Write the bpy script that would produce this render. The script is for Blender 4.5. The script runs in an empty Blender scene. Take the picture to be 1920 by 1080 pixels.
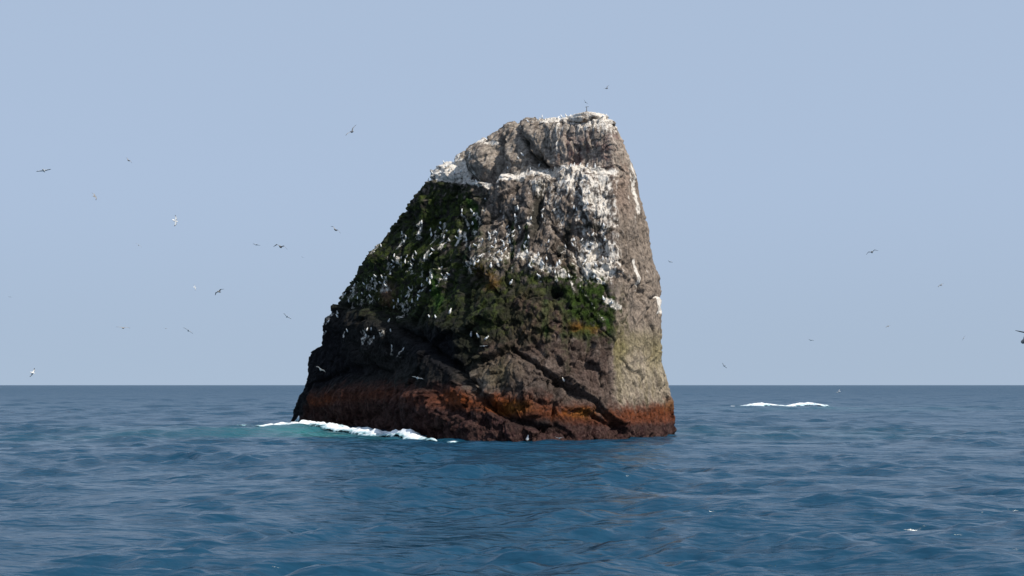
import bpy, math, random
import numpy as np
from mathutils import Vector, Matrix
from mathutils.bvhtree import BVHTree
R = math.radians
scene = bpy.context.scene
col = scene.collection

# ------------------------------------------------------------ camera
CAM_H, F = 3.0, 2000.0                       # eye height above the water; focal length in photo pixels
cd = bpy.data.cameras.new('camera'); cam = bpy.data.objects.new('camera', cd); col.objects.link(cam)
scene.camera = cam
cam.location = (0, 0, CAM_H); cam.rotation_euler = (math.pi / 2, 0, 0)
cd.sensor_width = 36; cd.lens = 36 * F / 1920; cd.shift_y = 182 / 1920
cd.clip_start = 0.1; cd.clip_end = 60000

# ------------------------------------------------------------ sky and sun
SUN_EL, SUN_AZ = 44, 128                      # azimuth clockwise from the view direction (+Y)
w = bpy.data.worlds.new('World'); scene.world = w; w.use_nodes = True
nt = w.node_tree; N = nt.nodes; L = nt.links
sk = N.new('ShaderNodeTexSky'); sk.sky_type = 'NISHITA'; sk.sun_disc = False
sk.sun_elevation = R(SUN_EL); sk.sun_rotation = R(SUN_AZ)
sk.air_density = 1.0; sk.dust_density = 1.6; sk.ozone_density = 1.6
tc = N.new('ShaderNodeTexCoord'); sx = N.new('ShaderNodeSeparateXYZ'); cx = N.new('ShaderNodeCombineXYZ')
ab = N.new('ShaderNodeMath'); ab.operation = 'ABSOLUTE'
ma = N.new('ShaderNodeMath'); ma.operation = 'MULTIPLY_ADD'; ma.inputs[1].default_value = 0.8; ma.inputs[2].default_value = 0.16
L.new(tc.outputs['Generated'], sx.inputs[0]); L.new(sx.outputs[2], ab.inputs[0]); L.new(ab.outputs[0], ma.inputs[0])
L.new(sx.outputs[0], cx.inputs[0]); L.new(sx.outputs[1], cx.inputs[1]); L.new(ma.outputs[0], cx.inputs[2])
L.new(cx.outputs[0], sk.inputs[0])
mxs = N.new('ShaderNodeMix'); mxs.data_type = 'RGBA'; mxs.inputs[0].default_value = 0.85
L.new(sk.outputs[0], mxs.inputs[6])
hz = N.new('ShaderNodeMapRange'); hz.interpolation_type = 'SMOOTHSTEP'; L.new(ab.outputs[0], hz.inputs[0]); hz.inputs[1].default_value = 0.0; hz.inputs[2].default_value = 0.2
hc = N.new('ShaderNodeMix'); hc.data_type = 'RGBA'; L.new(hz.outputs[0], hc.inputs[0]); hc.inputs[6].default_value = (4.2, 5.22, 6.65, 1); hc.inputs[7].default_value = (4.55, 5.7, 7.5, 1)
L.new(hc.outputs[2], mxs.inputs[7])
L.new(mxs.outputs[2], N['Background'].inputs[0]); N['Background'].inputs[1].default_value = 0.1
sl = bpy.data.lights.new('sun', 'SUN'); sl.energy = 4.6; sl.angle = R(0.6); sl.color = (1.0, 0.93, 0.82)
so = bpy.data.objects.new('sun', sl); col.objects.link(so)
sdir = Vector((math.sin(R(SUN_AZ)) * math.cos(R(SUN_EL)), math.cos(R(SUN_AZ)) * math.cos(R(SUN_EL)), math.sin(R(SUN_EL))))
so.rotation_euler = sdir.to_track_quat('Z', 'Y').to_euler(); so.location = sdir * 200
vs = scene.view_settings; vs.view_transform = 'Standard'; vs.look = 'None'; vs.exposure = 0.0; vs.gamma = 1.0; vs.use_curve_mapping = False

# ------------------------------------------------------------ helpers
def px2w(px, py, Y):
    return ((px - 960) / F * Y, Y, CAM_H + (722 - py) / F * Y)
def tag(o, label=None, cat=None, group=None, kind=None):
    for k, v in (('label', label), ('category', cat), ('group', group), ('kind', kind)):
        if v: o[k] = v
    return o
def S(v, a, b):                                   # smoothstep
    t = np.clip((v - a) / (b - a), 0, 1); return t * t * (3 - 2 * t)
_rng = np.random.RandomState(7)
_perm = np.concatenate([_rng.permutation(256)] * 3)
_grad = _rng.randn(256, 3); _grad /= np.linalg.norm(_grad, axis=1)[:, None]
def perlin(p):
    i = np.floor(p).astype(np.int64); f = p - i; u = f * f * f * (f * (f * 6 - 15) + 10)
    i &= 255; r = 0
    for dx in (0, 1):
        wx = u[..., 0] if dx else 1 - u[..., 0]
        for dy in (0, 1):
            wy = u[..., 1] if dy else 1 - u[..., 1]
            for dz in (0, 1):
                wz = u[..., 2] if dz else 1 - u[..., 2]
                h = _perm[_perm[_perm[i[..., 0] + dx & 255] + (i[..., 1] + dy & 255)] + (i[..., 2] + dz & 255)]
                g = _grad[h]
                r = r + wx * wy * wz * (g[..., 0] * (f[..., 0] - dx) + g[..., 1] * (f[..., 1] - dy) + g[..., 2] * (f[..., 2] - dz))
    return r * 1.6
def fbm(p, sc, octs=4, gain=.5, off=0, ridged=False):
    p = p * np.asarray(sc) + off; a = 1; r = 0; t = 0
    for _ in range(octs):
        n = perlin(p)
        if ridged: n = 1 - 2 * np.abs(n)
        r = r + a * n; t += a; a *= gain; p = p * 2.03 + 17.3
    return r / t
def worley(p, seed=0):                            # F1, F2 and a random value per cell
    i = np.floor(p).astype(np.int64); f1 = np.full(p.shape[:-1], 9.); f2 = f1.copy(); cid = np.zeros(p.shape[:-1])
    for dx in (-1, 0, 1):
        for dy in (-1, 0, 1):
            for dz in (-1, 0, 1):
                c = i + (dx, dy, dz); k = c & 255
                h = _perm[_perm[_perm[k[..., 0] + seed & 255] + k[..., 1]] + k[..., 2]]
                q = c + .5 + .45 * _grad[h]
                d = np.sqrt(((q - p) ** 2).sum(-1))
                nearer = d < f1
                f2 = np.where(nearer, f1, np.minimum(f2, d)); cid = np.where(nearer, h / 255., cid); f1 = np.where(nearer, d, f1)
    return f1, f2, cid
def polydist(x, y, pts, closed=False):            # distance to a polyline and (closed) whether inside
    d = np.full(x.shape, 1e9); ins = np.zeros(x.shape, bool); side = np.zeros(x.shape)
    n = len(pts); m = n if closed else n - 1
    for k in range(m):
        ax, ay = pts[k]; bx, by = pts[(k + 1) % n]
        vx, vy = bx - ax, by - ay; ll = vx * vx + vy * vy
        t = np.clip(((x - ax) * vx + (y - ay) * vy) / ll, 0, 1)
        dd = np.hypot(x - ax - t * vx, y - ay - t * vy)
        sd = np.sign((x - ax) * vy - (y - ay) * vx)
        side = np.where(dd < d, sd, side); d = np.minimum(d, dd)
        if closed and ay != by:
            c = ((ay > y) != (by > y)) & (x < (bx - ax) * (y - ay) / (by - ay) + ax); ins ^= c
    return (d, side) if not closed else (np.where(ins, -d, d), side)
def grid_mesh(name, P, wrap=False, mats=(), parent=None, smooth=True, keep=None):
    n, m = P.shape[:2]
    idx = np.arange(n * m).reshape(n, m)
    if wrap: idx = np.concatenate([idx, idx[:, :1]], 1)
    q = np.stack([idx[:-1, :-1], idx[:-1, 1:], idx[1:, 1:], idx[1:, :-1]], -1)
    q = q.reshape(-1, 4) if keep is None else q[keep]
    me = bpy.data.meshes.new(name)
    me.vertices.add(n * m); me.vertices.foreach_set('co', P.reshape(-1).astype(np.float32))
    me.loops.add(q.size); me.loops.foreach_set('vertex_index', q.reshape(-1).astype(np.int32))
    me.polygons.add(len(q)); me.polygons.foreach_set('loop_start', np.arange(0, q.size, 4, dtype=np.int32))
    me.polygons.foreach_set('use_smooth', np.full(len(q), smooth))
    me.update(calc_edges=True)
    for mt in mats: me.materials.append(mt)
    o = bpy.data.objects.new(name, me); col.objects.link(o)
    if parent: o.parent = parent
    return o
def set_attr(o, name, arr, kind='FLOAT'):
    if kind == 'FLOAT':
        a = o.data.attributes.new(name, 'FLOAT', 'POINT'); a.data.foreach_set('value', arr.reshape(-1).astype(np.float32))
    else:
        a = o.data.color_attributes.new(name, 'FLOAT_COLOR', 'POINT')
        c = np.ones((arr.reshape(-1, 3).shape[0], 4), np.float32); c[:, :3] = arr.reshape(-1, 3); a.data.foreach_set('color', c.reshape(-1))
def mat(name):
    m = bpy.data.materials.new(name); m.use_nodes = True
    return m, m.node_tree.nodes, m.node_tree.links, m.node_tree.nodes['Principled BSDF']
def simple(name, c, rough=.7):
    m, n, l, b = mat(name)
    tn = n.new('ShaderNodeTexNoise'); tn.inputs['Scale'].default_value = 14; tn.inputs['Detail'].default_value = 3
    mr = n.new('ShaderNodeMapRange'); mr.inputs[3].default_value = .8; mr.inputs[4].default_value = 1.15
    vm = n.new('ShaderNodeVectorMath'); vm.operation = 'SCALE'; vm.inputs[0].default_value = c
    tcn = n.new('ShaderNodeTexCoord'); l.new(tcn.outputs['Object'], tn.inputs['Vector'])
    l.new(tn.outputs[0], mr.inputs[0]); l.new(mr.outputs[0], vm.inputs['Scale']); l.new(vm.outputs[0], b.inputs['Base Color'])
    b.inputs['Roughness'].default_value = rough
    return m

# ------------------------------------------------------------ the sea
rs = np.random.RandomState(11)
WV = []
for lo, hi, cnt, slope in ((14, 30, 7, .022), (6, 14, 14, .042), (3.4, 6, 18, .072), (1.7, 3.4, 30, .095), (.75, 1.7, 40, .20), (.3, .75, 44, .17), (.15, .30, 24, .04)):
    for _ in range(cnt):
        lam = lo * (hi / lo) ** rs.rand(); th = R(-80) + rs.randn() * R(34 if lam < 1.2 else 26); k = 2 * math.pi / lam
        WV.append((k * math.cos(th), k * math.sin(th), slope * math.sqrt(2. / cnt) / k, rs.rand() * 6.283, lam, th))
def sea(x, y, spacing):
    wx, wy = x + 2.2 * np.sin(y * .043 + 1) + .5 * np.sin(y * .31 + x * .12), y + 2.0 * np.sin(x * .05) + .6 * np.sin(x * .27 - y * .09)
    X = x.copy(); Y = y.copy(); Z = np.zeros_like(x)
    g = .82 + 1.5 * perlin(np.stack([x * .27, y * .42, x * 0 + 3.3], -1)) + .6 * perlin(np.stack([x * .03, y * .04, x * 0 + 8.3], -1))
    for kx, ky, a, ph, lam, th in WV:
        att = S(lam / spacing, 1.8, 3.4)
        if att.max() <= 0: continue
        if lam < 6: att = att * np.clip(g, .3, 1.3)
        p = kx * wx + ky * wy + ph
        Z += a * att * np.cos(p); s = np.sin(p) * a * att * .42
        X -= s * math.cos(th); Y -= s * math.sin(th)
    return X, Y, Z
radii = [0.0, 2.5]
while radii[-1] < 26000: radii.append(radii[-1] * (1.0055 if radii[-1] < 3000 else 1.03) + (0.03 if radii[-1] < 9 else 0))
radii = np.array(radii)
ang = np.concatenate([np.linspace(-180, -36, 48, endpoint=False), np.linspace(-36, 36, 620, endpoint=False), np.linspace(36, 180, 48, endpoint=False)]) * math.pi / 180
rr, aa = np.meshgrid(radii, ang, indexing='ij')
sxx, syy = rr * np.sin(aa), rr * np.cos(aa)
spc = np.maximum(np.gradient(radii)[:, None] * np.ones_like(aa), rr * np.gradient(ang)[None, :])
SX, SY, SZ = sea(sxx, syy, spc)
calm = S(rr, 2.0, 7.0); SZ *= calm
sea_o = grid_mesh('sea', np.stack([SX, SY, SZ - 0.0], -1), wrap=True)
tag(sea_o, 'deep blue choppy sea running out to a crisp horizon', kind='structure')
# turquoise aerated water around the wash, far shoal and base of the rock (real colour of the water, in plan)
def ell(cx, cy, rx, ry, rot=0):
    c, s = math.cos(rot), math.sin(rot); u = (sxx - cx) * c + (syy - cy) * s; v = -(sxx - cx) * s + (syy - cy) * c
    return np.exp(-((u / rx) ** 2 + (v / ry) ** 2))
pn = fbm(np.stack([sxx, syy, sxx * 0], -1), (.12, .2, 1), 3, off=5)
aer = ell(-16, 69, 4.5, 5) * .5 + ell(-9, 63.5, 5.5, 2.6, -.75) * .65 + ell(-22, 66, 8, 8) * .12 + ell(36, 133, 16, 8) * .3 + ell(17, 66, 9, 6) * .15
set_attr(sea_o, 'aerated', np.clip(aer * (.9 + 1.8 * pn), 0, 1))
set_attr(sea_o, 'chop', .15 + .24 * S(np.log(rr + 1), math.log(25), math.log(900)))      # waves too small to resolve far out
m, n, l, b = mat('sea_water'); sea_o.data.materials.append(m)
at = n.new('ShaderNodeAttribute'); at.attribute_name = 'aerated'
mx = n.new('ShaderNodeMix'); mx.data_type = 'RGBA'; l.new(at.outputs['Fac'], mx.inputs[0])
mx.inputs[6].default_value = (.007, .047, .092, 1); mx.inputs[7].default_value = (.028, .15, .165, 1)
l.new(mx.outputs[2], b.inputs['Base Color'])
b.inputs['IOR'].default_value = 1.333; 
ar = n.new('ShaderNodeAttribute'); ar.attribute_name = 'chop'; l.new(ar.outputs['Fac'], b.inputs['Roughness'])
geo = n.new('ShaderNodeNewGeometry')
mp = n.new('ShaderNodeMapping'); l.new(geo.outputs['Position'], mp.inputs[0]); mp.inputs['Rotation'].default_value = (0, 0, R(7)); mp.inputs['Scale'].default_value = (.55, 1.6, 1)
n1 = n.new('ShaderNodeTexNoise'); n1.inputs['Scale'].default_value = 4.5; n1.inputs['Detail'].default_value = 5; l.new(mp.outputs[0], n1.inputs[0])
n2 = n.new('ShaderNodeTexNoise'); n2.inputs['Scale'].default_value = 1.1; n2.inputs['Detail'].default_value = 4; l.new(mp.outputs[0], n2.inputs[0])
b1 = n.new('ShaderNodeBump'); b1.inputs['Strength'].default_value = 1; b1.inputs['Distance'].default_value = .045; l.new(n1.outputs[0], b1.inputs['Height'])
b2 = n.new('ShaderNodeBump'); b2.inputs['Strength'].default_value = 1; b2.inputs['Distance'].default_value = .16; l.new(n2.outputs[0], b2.inputs['Height'])
n3 = n.new('ShaderNodeTexNoise'); n3.inputs['Scale'].default_value = .16; n3.inputs['Detail'].default_value = 5; n3.inputs['Roughness'].default_value = .7; l.new(mp.outputs[0], n3.inputs[0])
b3 = n.new('ShaderNodeBump'); b3.inputs['Strength'].default_value = 1; b3.inputs['Distance'].default_value = .7; l.new(n3.outputs[0], b3.inputs['Height'])
l.new(b1.outputs[0], b2.inputs['Normal']); l.new(b2.outputs[0], b3.inputs['Normal']); l.new(b3.outputs[0], b.inputs['Normal'])

# ------------------------------------------------------------ the rock: a loft through measured ribs
VR = {  # rows 1..11 of every visible rib as (photo x, photo y, distance)
 'c1': [(543,793,84),(558,745,83),(581,662,81),(632,558,79),(697,468,77),(748,402,76),(800,345,74.5),(852,306,74),(889,284,72.5),(940,248,71),(985,234,69.5)],
 'c2': [(600,800,77.5),(610,740,76.5),(635,650,75.8),(680,555,75),(735,470,74),(780,405,73),(828,341,72.5),(872,330,71.8),(905,284,71),(945,249,70.3),(990,235,69.3)],
 'c3': [(700,806,71.5),(710,735,70.5),(725,650,70.8),(750,560,71.2),(790,470,71.5),(820,405,71.5),(870,346,71),(889,338,70.2),(915,288,69.8),(955,247,69),(1000,234,68.5)],
 'c4': [(812,822,60.5),(812,740,61.5),(815,650,64),(830,560,66),(850,470,67.5),(870,405,68.3),(910,352,68.6),(916,345,68.9),(940,290,68.5),(980,241,68),(1020,232,67.5)],
 'c5': [(900,827,57.2),(900,745,58.2),(903,650,60.5),(908,560,62.5),(918,470,64.2),(932,405,65.4),(945,339,66),(950,332,67.2),(975,285,67),(1005,238,66.7),(1040,230,66.9)],
 'c6': [(1020,828,56.8),(1020,755,57.8),(1020,655,59.5),(1025,560,61),(1030,470,62.4),(1036,400,63.4),(1045,330,64),(1048,324,65.3),(1055,280,65.3),(1065,235,65.3),(1075,226,66.2)],
 'c7': [(1148,823,59.2),(1145,770,59.5),(1145,655,60.2),(1148,560,61),(1153,470,61.8),(1156,400,62.5),(1153,328,63.1),(1151,322,63.7),(1149,280,63.9),(1140,240,64.2),(1125,226,65.5)],
 'c8': [(1213,819,61.8),(1210,760,62.3),(1200,655,63),(1199,560,63.7),(1191,470,64.2),(1187,400,64.6),(1173,328,65),(1170,320,65.2),(1159,280,65.4),(1147,243,65.7),(1130,228,66.3)],
 'c9': [(1268,815,65),(1262,748,65.5),(1241,655,66),(1239,560,66.4),(1219,470,66.8),(1213,400,67),(1191,332,67.3),(1184,313,67.3),(1165,280,67.5),(1152,245,67.5),(1135,228,67.5)]}
APEX = np.array(px2w(1100, 221, 67.4))
ribs = [np.array([px2w(*q) for q in VR['c%d' % k]]) for k in range(1, 10)]
zl, zr = ribs[0][:, 2], ribs[8][:, 2]
def back(b0, b1, f):
    z = zl * f + zr * (1 - f); t = (z / z[-1])[:, None]
    return np.concatenate([np.array(b0) * (1 - t) + np.array(b1) * t, z[:, None]], 1)
ribs += [back((8.3, 76), (5.8, 70.5), .15), back((1.5, 87), (4.6, 72.5), .4), back((-8, 93), (3, 73.5), .65), back((-15.5, 92), (1, 73.5), .9)]
G = np.stack(ribs, 1)                                           # rows x ribs x 3
low = G[0].copy(); cen = np.array([-2., 74, 0]); low = low + (low - cen) * .06; low[:, 2] = -2.5
G = np.concatenate([low[None], G, np.repeat(APEX[None, None], G.shape[1], 1)], 0)
nr, nc = G.shape[:2]
rowN = [18, 34, 46, 46, 42, 34, 30, 14, 26, 26, 16, 14]             # fine rows per span
tr = np.concatenate([np.linspace(k, k + 1, q, endpoint=False) for k, q in enumerate([int(x * 1.25) for x in rowN])] + [[nr - 1]])
colN = [85, 90, 110, 100, 120, 110, 90, 80, 36, 30, 30, 26, 30]
tcol = np.concatenate([np.linspace(k, k + 1, q, endpoint=False) for k, q in enumerate(colN)])
Gc = np.concatenate([G, G[:, :1]], 1)
ri = np.minimum(tr.astype(int), nr - 2); rf = (tr - ri)[:, None, None]
A = Gc[ri] * (1 - rf) + Gc[ri + 1] * rf
ci = tcol.astype(int); cf = (tcol - ci)[None, :, None]
P = A[:, ci] * (1 - cf) + A[:, ci + 1] * cf
def blur(P, s, axis):
    k = np.exp(-.5 * (np.arange(-3 * s, 3 * s + 1) / s) ** 2); k /= k.sum(); h = 3 * s
    pad = [(0, 0)] * 3; pad[axis] = (h, h)
    Q = np.pad(P, pad, mode='wrap' if axis == 1 else 'reflect', **({} if axis == 1 else {'reflect_type': 'odd'})); n_ = P.shape[axis]
    return sum(kk * np.take(Q, range(j, j + n_), axis) for j, kk in enumerate(k))
Ps = blur(blur(P, 14, 1), 8, 0)
arr_w = np.exp(-((np.arange(P.shape[1]) - sum(colN[:6])) / 26.) ** 2)[None, :, None] * .85     # keep the arris crisp
P = Ps * (1 - arr_w) + blur(blur(P, 4, 1), 6, 0) * arr_w
def normals(P):
    du = np.roll(P, -1, 1) - np.roll(P, 1, 1); dv = np.gradient(P, axis=0)
    nn = np.cross(du, dv); return nn / (np.linalg.norm(nn, axis=-1, keepdims=True) + 1e-9)
Nn = normals(blur(blur(P, 10, 1), 8, 0)); Nn[..., 2] *= .5; Nn /= (np.linalg.norm(Nn, axis=-1, keepdims=True) + 1e-9)
topf = S(tr, 11.0, 11.8)[:, None, None]; Nn = Nn * (1 - topf) + np.array([0, 0, 1]) * topf
EX = 960 + F * P[..., 0] / P[..., 1]; EY = 722 - F * (P[..., 2] - CAM_H) / P[..., 1]     # elevation drawing of the rock
front = (tcol < 8.6)[None, :] * np.ones_like(EX)
wn = fbm(P, .55, 3, off=2); wn2 = fbm(P, .55, 3, off=31)
ex, ey = EX + 7 * wn, EY + 7 * wn2
D = np.zeros_like(EX)
D += .42 * fbm(P, (.22, .22, .16), 3, off=9)
D += .16 * fbm(P, .8, 4, ridged=True, off=4)
f1, f2, cid = worley(P * (.38, .38, .24) + .5 * np.stack([wn, wn2, wn], -1))
D += .42 * (cid - .5) * S(f2 - f1, .0, .16) - .14 * (1 - S(f2 - f1, 0, .09))
f1, f2, cid = worley(P * (1.15, 1.15, .7) + .5 * np.stack([wn2, wn, wn], -1), 3)
rough_zone = 1 - .7 * S(EX, 1150, 1175)
D += (.17 * (cid - .5) * S(f2 - f1, .0, .2) - .06 * (1 - S(f2 - f1, 0, .1))) * rough_zone
def facets(p, seed):
    i = np.floor(p).astype(np.int64); best = np.full(p.shape[:-1], 9.); out = np.zeros(p.shape[:-1])
    for dx in (-1, 0, 1):
        for dy in (-1, 0, 1):
            for dz in (-1, 0, 1):
                c = i + (dx, dy, dz); k = c & 255
                h = _perm[_perm[_perm[k[..., 0] + seed & 255] + k[..., 1]] + k[..., 2]]
                v = p - (c + .5 + .45 * _grad[h]); d = (v ** 2).sum(-1); t = (v * _grad[(h + 91) & 255]).sum(-1)
                m_ = d < best; out = np.where(m_, t, out); best = np.where(m_, d, best)
    return out
fz = (1 - .6 * S(EY, 350, 325)) * (1 - .5 * np.exp(-((EX - 1148) / 16) ** 2)) * (1 - .72 * S(EX, 1150, 1172)) * (1 - .5 * S(EX, 900, 760) * S(EY, 600, 720))
D += .44 * fz * facets(P * (.5, .5, .34) + .35 * np.stack([wn2, wn, wn], -1), 17)
D += .22 * fz * facets(P * (1.25, 1.25, .8) + .3 * np.stack([wn, wn2, wn], -1), 29) * rough_zone
D += .075 * fz * facets(P * (3.2, 3.2, 2.0), 41) * rough_zone
flute = fbm(P, (1.5, 1.5, .16), 3, ridged=True, off=14)
D += .13 * flute * (S(EY, 600, 420) * .8 + .35) 
D += .05 * fbm(P, 3.2, 3, off=8) + .07 * fbm(P, (2.6, 2.6, 1.6), 3, ridged=True, off=77) * S(EY, 735, 770)
cracks = [([(895,672),(925,668),(960,650),(1010,690),(1060,722),(1120,766),(1155,800)], 3.5, .5, .22), ([(895,672),(876,700),(890,735),(930,765)], 5, .4, .2),
 ([(705,585),(740,612),(790,640),(835,672),(870,705),(905,742),(960,788),(1020,806)], 7, .6, -.25), ([(610,712),(650,690),(700,686),(738,700),(754,745),(745,800)], 5, .22, .15),
 ([(983,250),(990,280),(1005,300),(1026,308)], 4, .6, .3), ([(884,340),(883,305),(890,284),(903,272)], 3, .5, 0), ([(944,262),(950,285),(944,312),(930,340)], 3.5, .6, 0), ([(995,268),(1015,290)], 5, .5, 0), ([(948,262),(944,300),(936,330)], 4, .45, 0), ([(893,290),(880,330)], 4, .3, 0), ([(928,350),(910,380),(900,420)], 5, .5, .2),
 ([(1022,345),(1010,380),(1003,430)], 5, .5, -.2), ([(868,480),(878,560),(886,640)], 6, .4, 0), ([(1000,640),(1020,670)], 6, .3, 0), ([(650,575),(720,580),(760,600)], 5, .35, -.25),
 ([(1030,650),(1085,660),(1145,655)], 3, .10, 0), ([(1075,770),(1150,800)], 4, .3, .1), ([(1146,520),(1140,655),(1146,780)], 3, .12, 0), ([(800,345),(830,350),(880,352),(915,350)], 4, -.25, 0),
 ([(660,640),(700,690)], 5, .3, 0), ([(790,520),(850,500)], 4, .3, -.15), ([(1035,430),(1075,470),(1090,520)], 4, .3, 0), ([(950,420),(960,490)], 4, .35, 0), ([(820,740),(850,770),(900,795)], 5, .3, -.15)]
for pts, wd, dp, st in cracks:
    d, s_ = polydist(ex, ey, pts); k = np.exp(-(d / wd) ** 2); D -= front * dp * k
    if st: D += front * st * s_ * np.exp(-(d / (wd * 5)) ** 2) * S(d, 0, 4)
for bx, by, rx, ry, a in ((915,306,28,36,1.0),(965,275,24,36,.3),(840,325,34,16,.35),(965,720,60,50,.55),(660,745,70,45,.6),(800,770,60,40,.5),(1085,745,45,35,.3),(860,590,90,70,.4),(950,375,24,34,.45),(1085,370,45,60,.3),(700,640,60,40,.3),(590,690,25,45,.3),(985,380,18,36,.35),(1110,228,26,10,.1)):
    q = 1 - ((ex - bx) / rx) ** 2 - ((ey - by) / ry) ** 2; D += front * a * np.sqrt(np.clip(q, 0, 1))
caves = [(1040,552,13,11,1.0),(1014,300,16,10,.7),(862,300,1,1,0),(892,655,34,26,.4),(930,690,26,16,.3)]
for bx, by, rx, ry, a in caves:
    D -= front * a * np.exp(-((ex - bx) / rx) ** 2 - ((ey - by) / ry) ** 2)
P = P + Nn * D[..., None] * (1 - .8 * S(tr, nr - 1.8, nr - 1))[:, None, None]
LO = [(229,1020),(231,985),(240,960),(248,935),(262,915),(275,900),(285,886),(300,880),(303,860),(310,830),(322,812),(342,797),(355,785),(372,770),(400,752),(428,730),(450,715),(468,695),(487,680),(505,670),(530,655),(550,640),(568,625),(595,612),(610,604),(628,605),(645,598),(662,582),(680,577),(700,577),(725,570),(742,560),(758,553),(780,548),(795,543)]
RO = [(229,1142),(238,1152),(260,1160),(285,1170),(310,1183),(335,1193),(365,1200),(400,1210),(430,1217),(460,1220),(495,1228),(520,1238),(560,1240),(640,1241),(680,1242),(705,1250),(735,1258),(760,1264),(790,1266),(815,1268)]
for _ in range(3):                              # trim the loft to the measured outline
    ex0 = 960 + F * P[..., 0] / P[..., 1]; ey0 = 722 - F * (P[..., 2] - CAM_H) / P[..., 1]
    bins = np.arange(226, 830, 4); kb = np.clip(np.digitize(ey0, bins), 1, len(bins)) - 1
    mn = np.full(len(bins), 1e9); mxx = np.full(len(bins), -1e9)
    np.minimum.at(mn, kb.ravel(), ex0.ravel()); np.maximum.at(mxx, kb.ravel(), ex0.ravel())
    tl = np.interp(bins, *zip(*LO)); t_r = np.interp(bins, *zip(*RO)); ok = (mn < 1e8)
    kg = np.exp(-.5 * (np.arange(-9, 10) / 3.2) ** 2); kg /= kg.sum(); sm_ = lambda a_: np.convolve(np.pad(a_, 9, mode='edge'), kg, 'valid')
    mn, mxx = np.interp(bins, bins[ok], mn[ok]), np.interp(bins, bins[ok], mxx[ok]); tl, t_r = sm_(tl) * .5 + tl * .5, sm_(t_r) * .5 + t_r * .5; mn, mxx = sm_(mn), sm_(mxx); ok[:] = True
    dl = np.interp(ey0, bins, tl - mn); dr = np.interp(ey0, bins, t_r - mxx)
    ml = np.interp(ey0, bins[ok], mn[ok]); mr_ = np.interp(ey0, bins[ok], mxx[ok])
    u_ = np.clip((ex0 - ml) / (mr_ - ml + 1e-6), 0, 1); wv_ = S(ey0, 325, 375)
    P[..., 0] += (dl * (1 - u_) ** 2.2 + dr * u_ ** 4) * wv_ * P[..., 1] / F
rock = grid_mesh('rock_body', P, wrap=True)

# colours of the rock: stone, weed, algae and guano as they grow on it, plus painted shade in hollows
def blob(*a): return sum(c[4] * np.exp(-((exw - c[0]) / c[2]) ** 2 - ((eyw - c[1]) / c[3]) ** 2) for c in a)
n_a = fbm(P, .9, 5, .6, off=41); n_b = fbm(P, 2.2, 5, .65, off=51); n_c = fbm(P, (2.2, 2.2, .28), 4, .6, off=61); n_d = fbm(P, 5.5, 3, .7, off=71)
exw, eyw = EX + 12 * n_a, EY + 14 * n_b
def poly(pts, soft=6): return S(polydist(exw, eyw, pts, True)[0], soft, -soft)
def polyS(pts, soft): return .5 - polydist(exw, eyw, pts, True)[0] / (2 * soft)
def mixc(C, c, f): f = np.clip(f, 0, 1)[..., None]; return C * (1 - f) + np.array(c) * f
C = np.ones(P.shape) * np.array((.155, .125, .105))
C = mixc(C, (.10, .085, .075), S(n_a, -.1, .35)); C = mixc(C, (.22, .19, .16), S(n_b, .1, .5) * .8)
C = mixc(C, (.13, .075, .07), poly([(1040,250),(1150,250),(1165,330),(1060,325)], 14) * .65)
rightf = S(EX + 3 * n_d, 1146, 1153)
C = mixc(C, (.185, .15, .122), rightf * .85); C = mixc(C, (.12, .10, .085), rightf * S(n_c, 0, .4) * .8); C = mixc(C, (.21, .15, .12), rightf * S(exw, 1190, 1165) * S(eyw, 420, 380) * .5)
# dark green-black flank
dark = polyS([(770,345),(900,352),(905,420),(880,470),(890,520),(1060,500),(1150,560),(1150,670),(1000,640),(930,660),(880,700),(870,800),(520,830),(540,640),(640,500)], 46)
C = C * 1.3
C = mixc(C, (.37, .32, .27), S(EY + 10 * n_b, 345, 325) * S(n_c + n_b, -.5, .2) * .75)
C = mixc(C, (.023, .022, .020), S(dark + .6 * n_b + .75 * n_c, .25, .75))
green = np.clip(polyS([(800,355),(895,360),(900,440),(905,470),(960,505),(1110,505),(1146,560),(1150,640),(1060,650),(930,640),(820,600),(700,580),(640,560),(690,480),(760,395)], 26), 0, 1)
C = mixc(C, (.034, .050, .013), green * S(n_b + .5 * n_c, -.35, .25) * .9); C = mixc(C, (.062, .078, .018), green * S(n_b + .4 * n_d, .0, .45) * .85)
C = mixc(C, (.030, .052, .010), poly([(1045,520),(1115,510),(1143,560),(1146,632),(1080,640),(1075,600),(1030,580)], 8) * S(n_b, -.35, .2) * .95)
for x0, y0, x1, y1, wd in ((1022,570,1026,665,8),(1050,580,1062,700,9),(1100,620,1102,655,7),(940,670,944,725,8),(830,520,828,590,9),(1138,600,1140,640,6),(885,380,880,500,9),(960,420,962,480,6),(990,430,985,470,8)):
    d, _ = polydist(exw - 5 * n_a, EY, [(x0, y0), (x1, y1)]); C = mixc(C, (.022, .052, .010), S(d, wd, wd * .3) * .9)
C = mixc(C, (.10, .062, .052), blob((990,590,32,38,1.1),(1045,610,14,40,.9),(980,650,40,22,.8),(1100,700,50,40,.9)) * S(n_c, -.5, .1))
C = mixc(C, (.15, .075, .018), blob((925,532,14,14,1.2),(1082,612,12,9,1.2),(905,510,12,14,.6),(1115,618,18,7,.6),(720,560,12,10,.5)))
C = mixc(C, (.12, .07, .05), blob((722,548,14,18,.8),(1040,495,20,10,.7)))
C = mixc(C, (.009, .009, .011), blob((620,640,50,60,.9),(640,700,70,30,.9),(790,650,70,34,.8),(850,680,40,60,.9),(590,700,30,60,.9),(560,760,25,30,1),(870,440,16,60,.5),(880,570,16,80,.5),(1040,552,15,12,1)))  # near-black shade of overhang, left corner and hollows put into the stone colour
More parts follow.
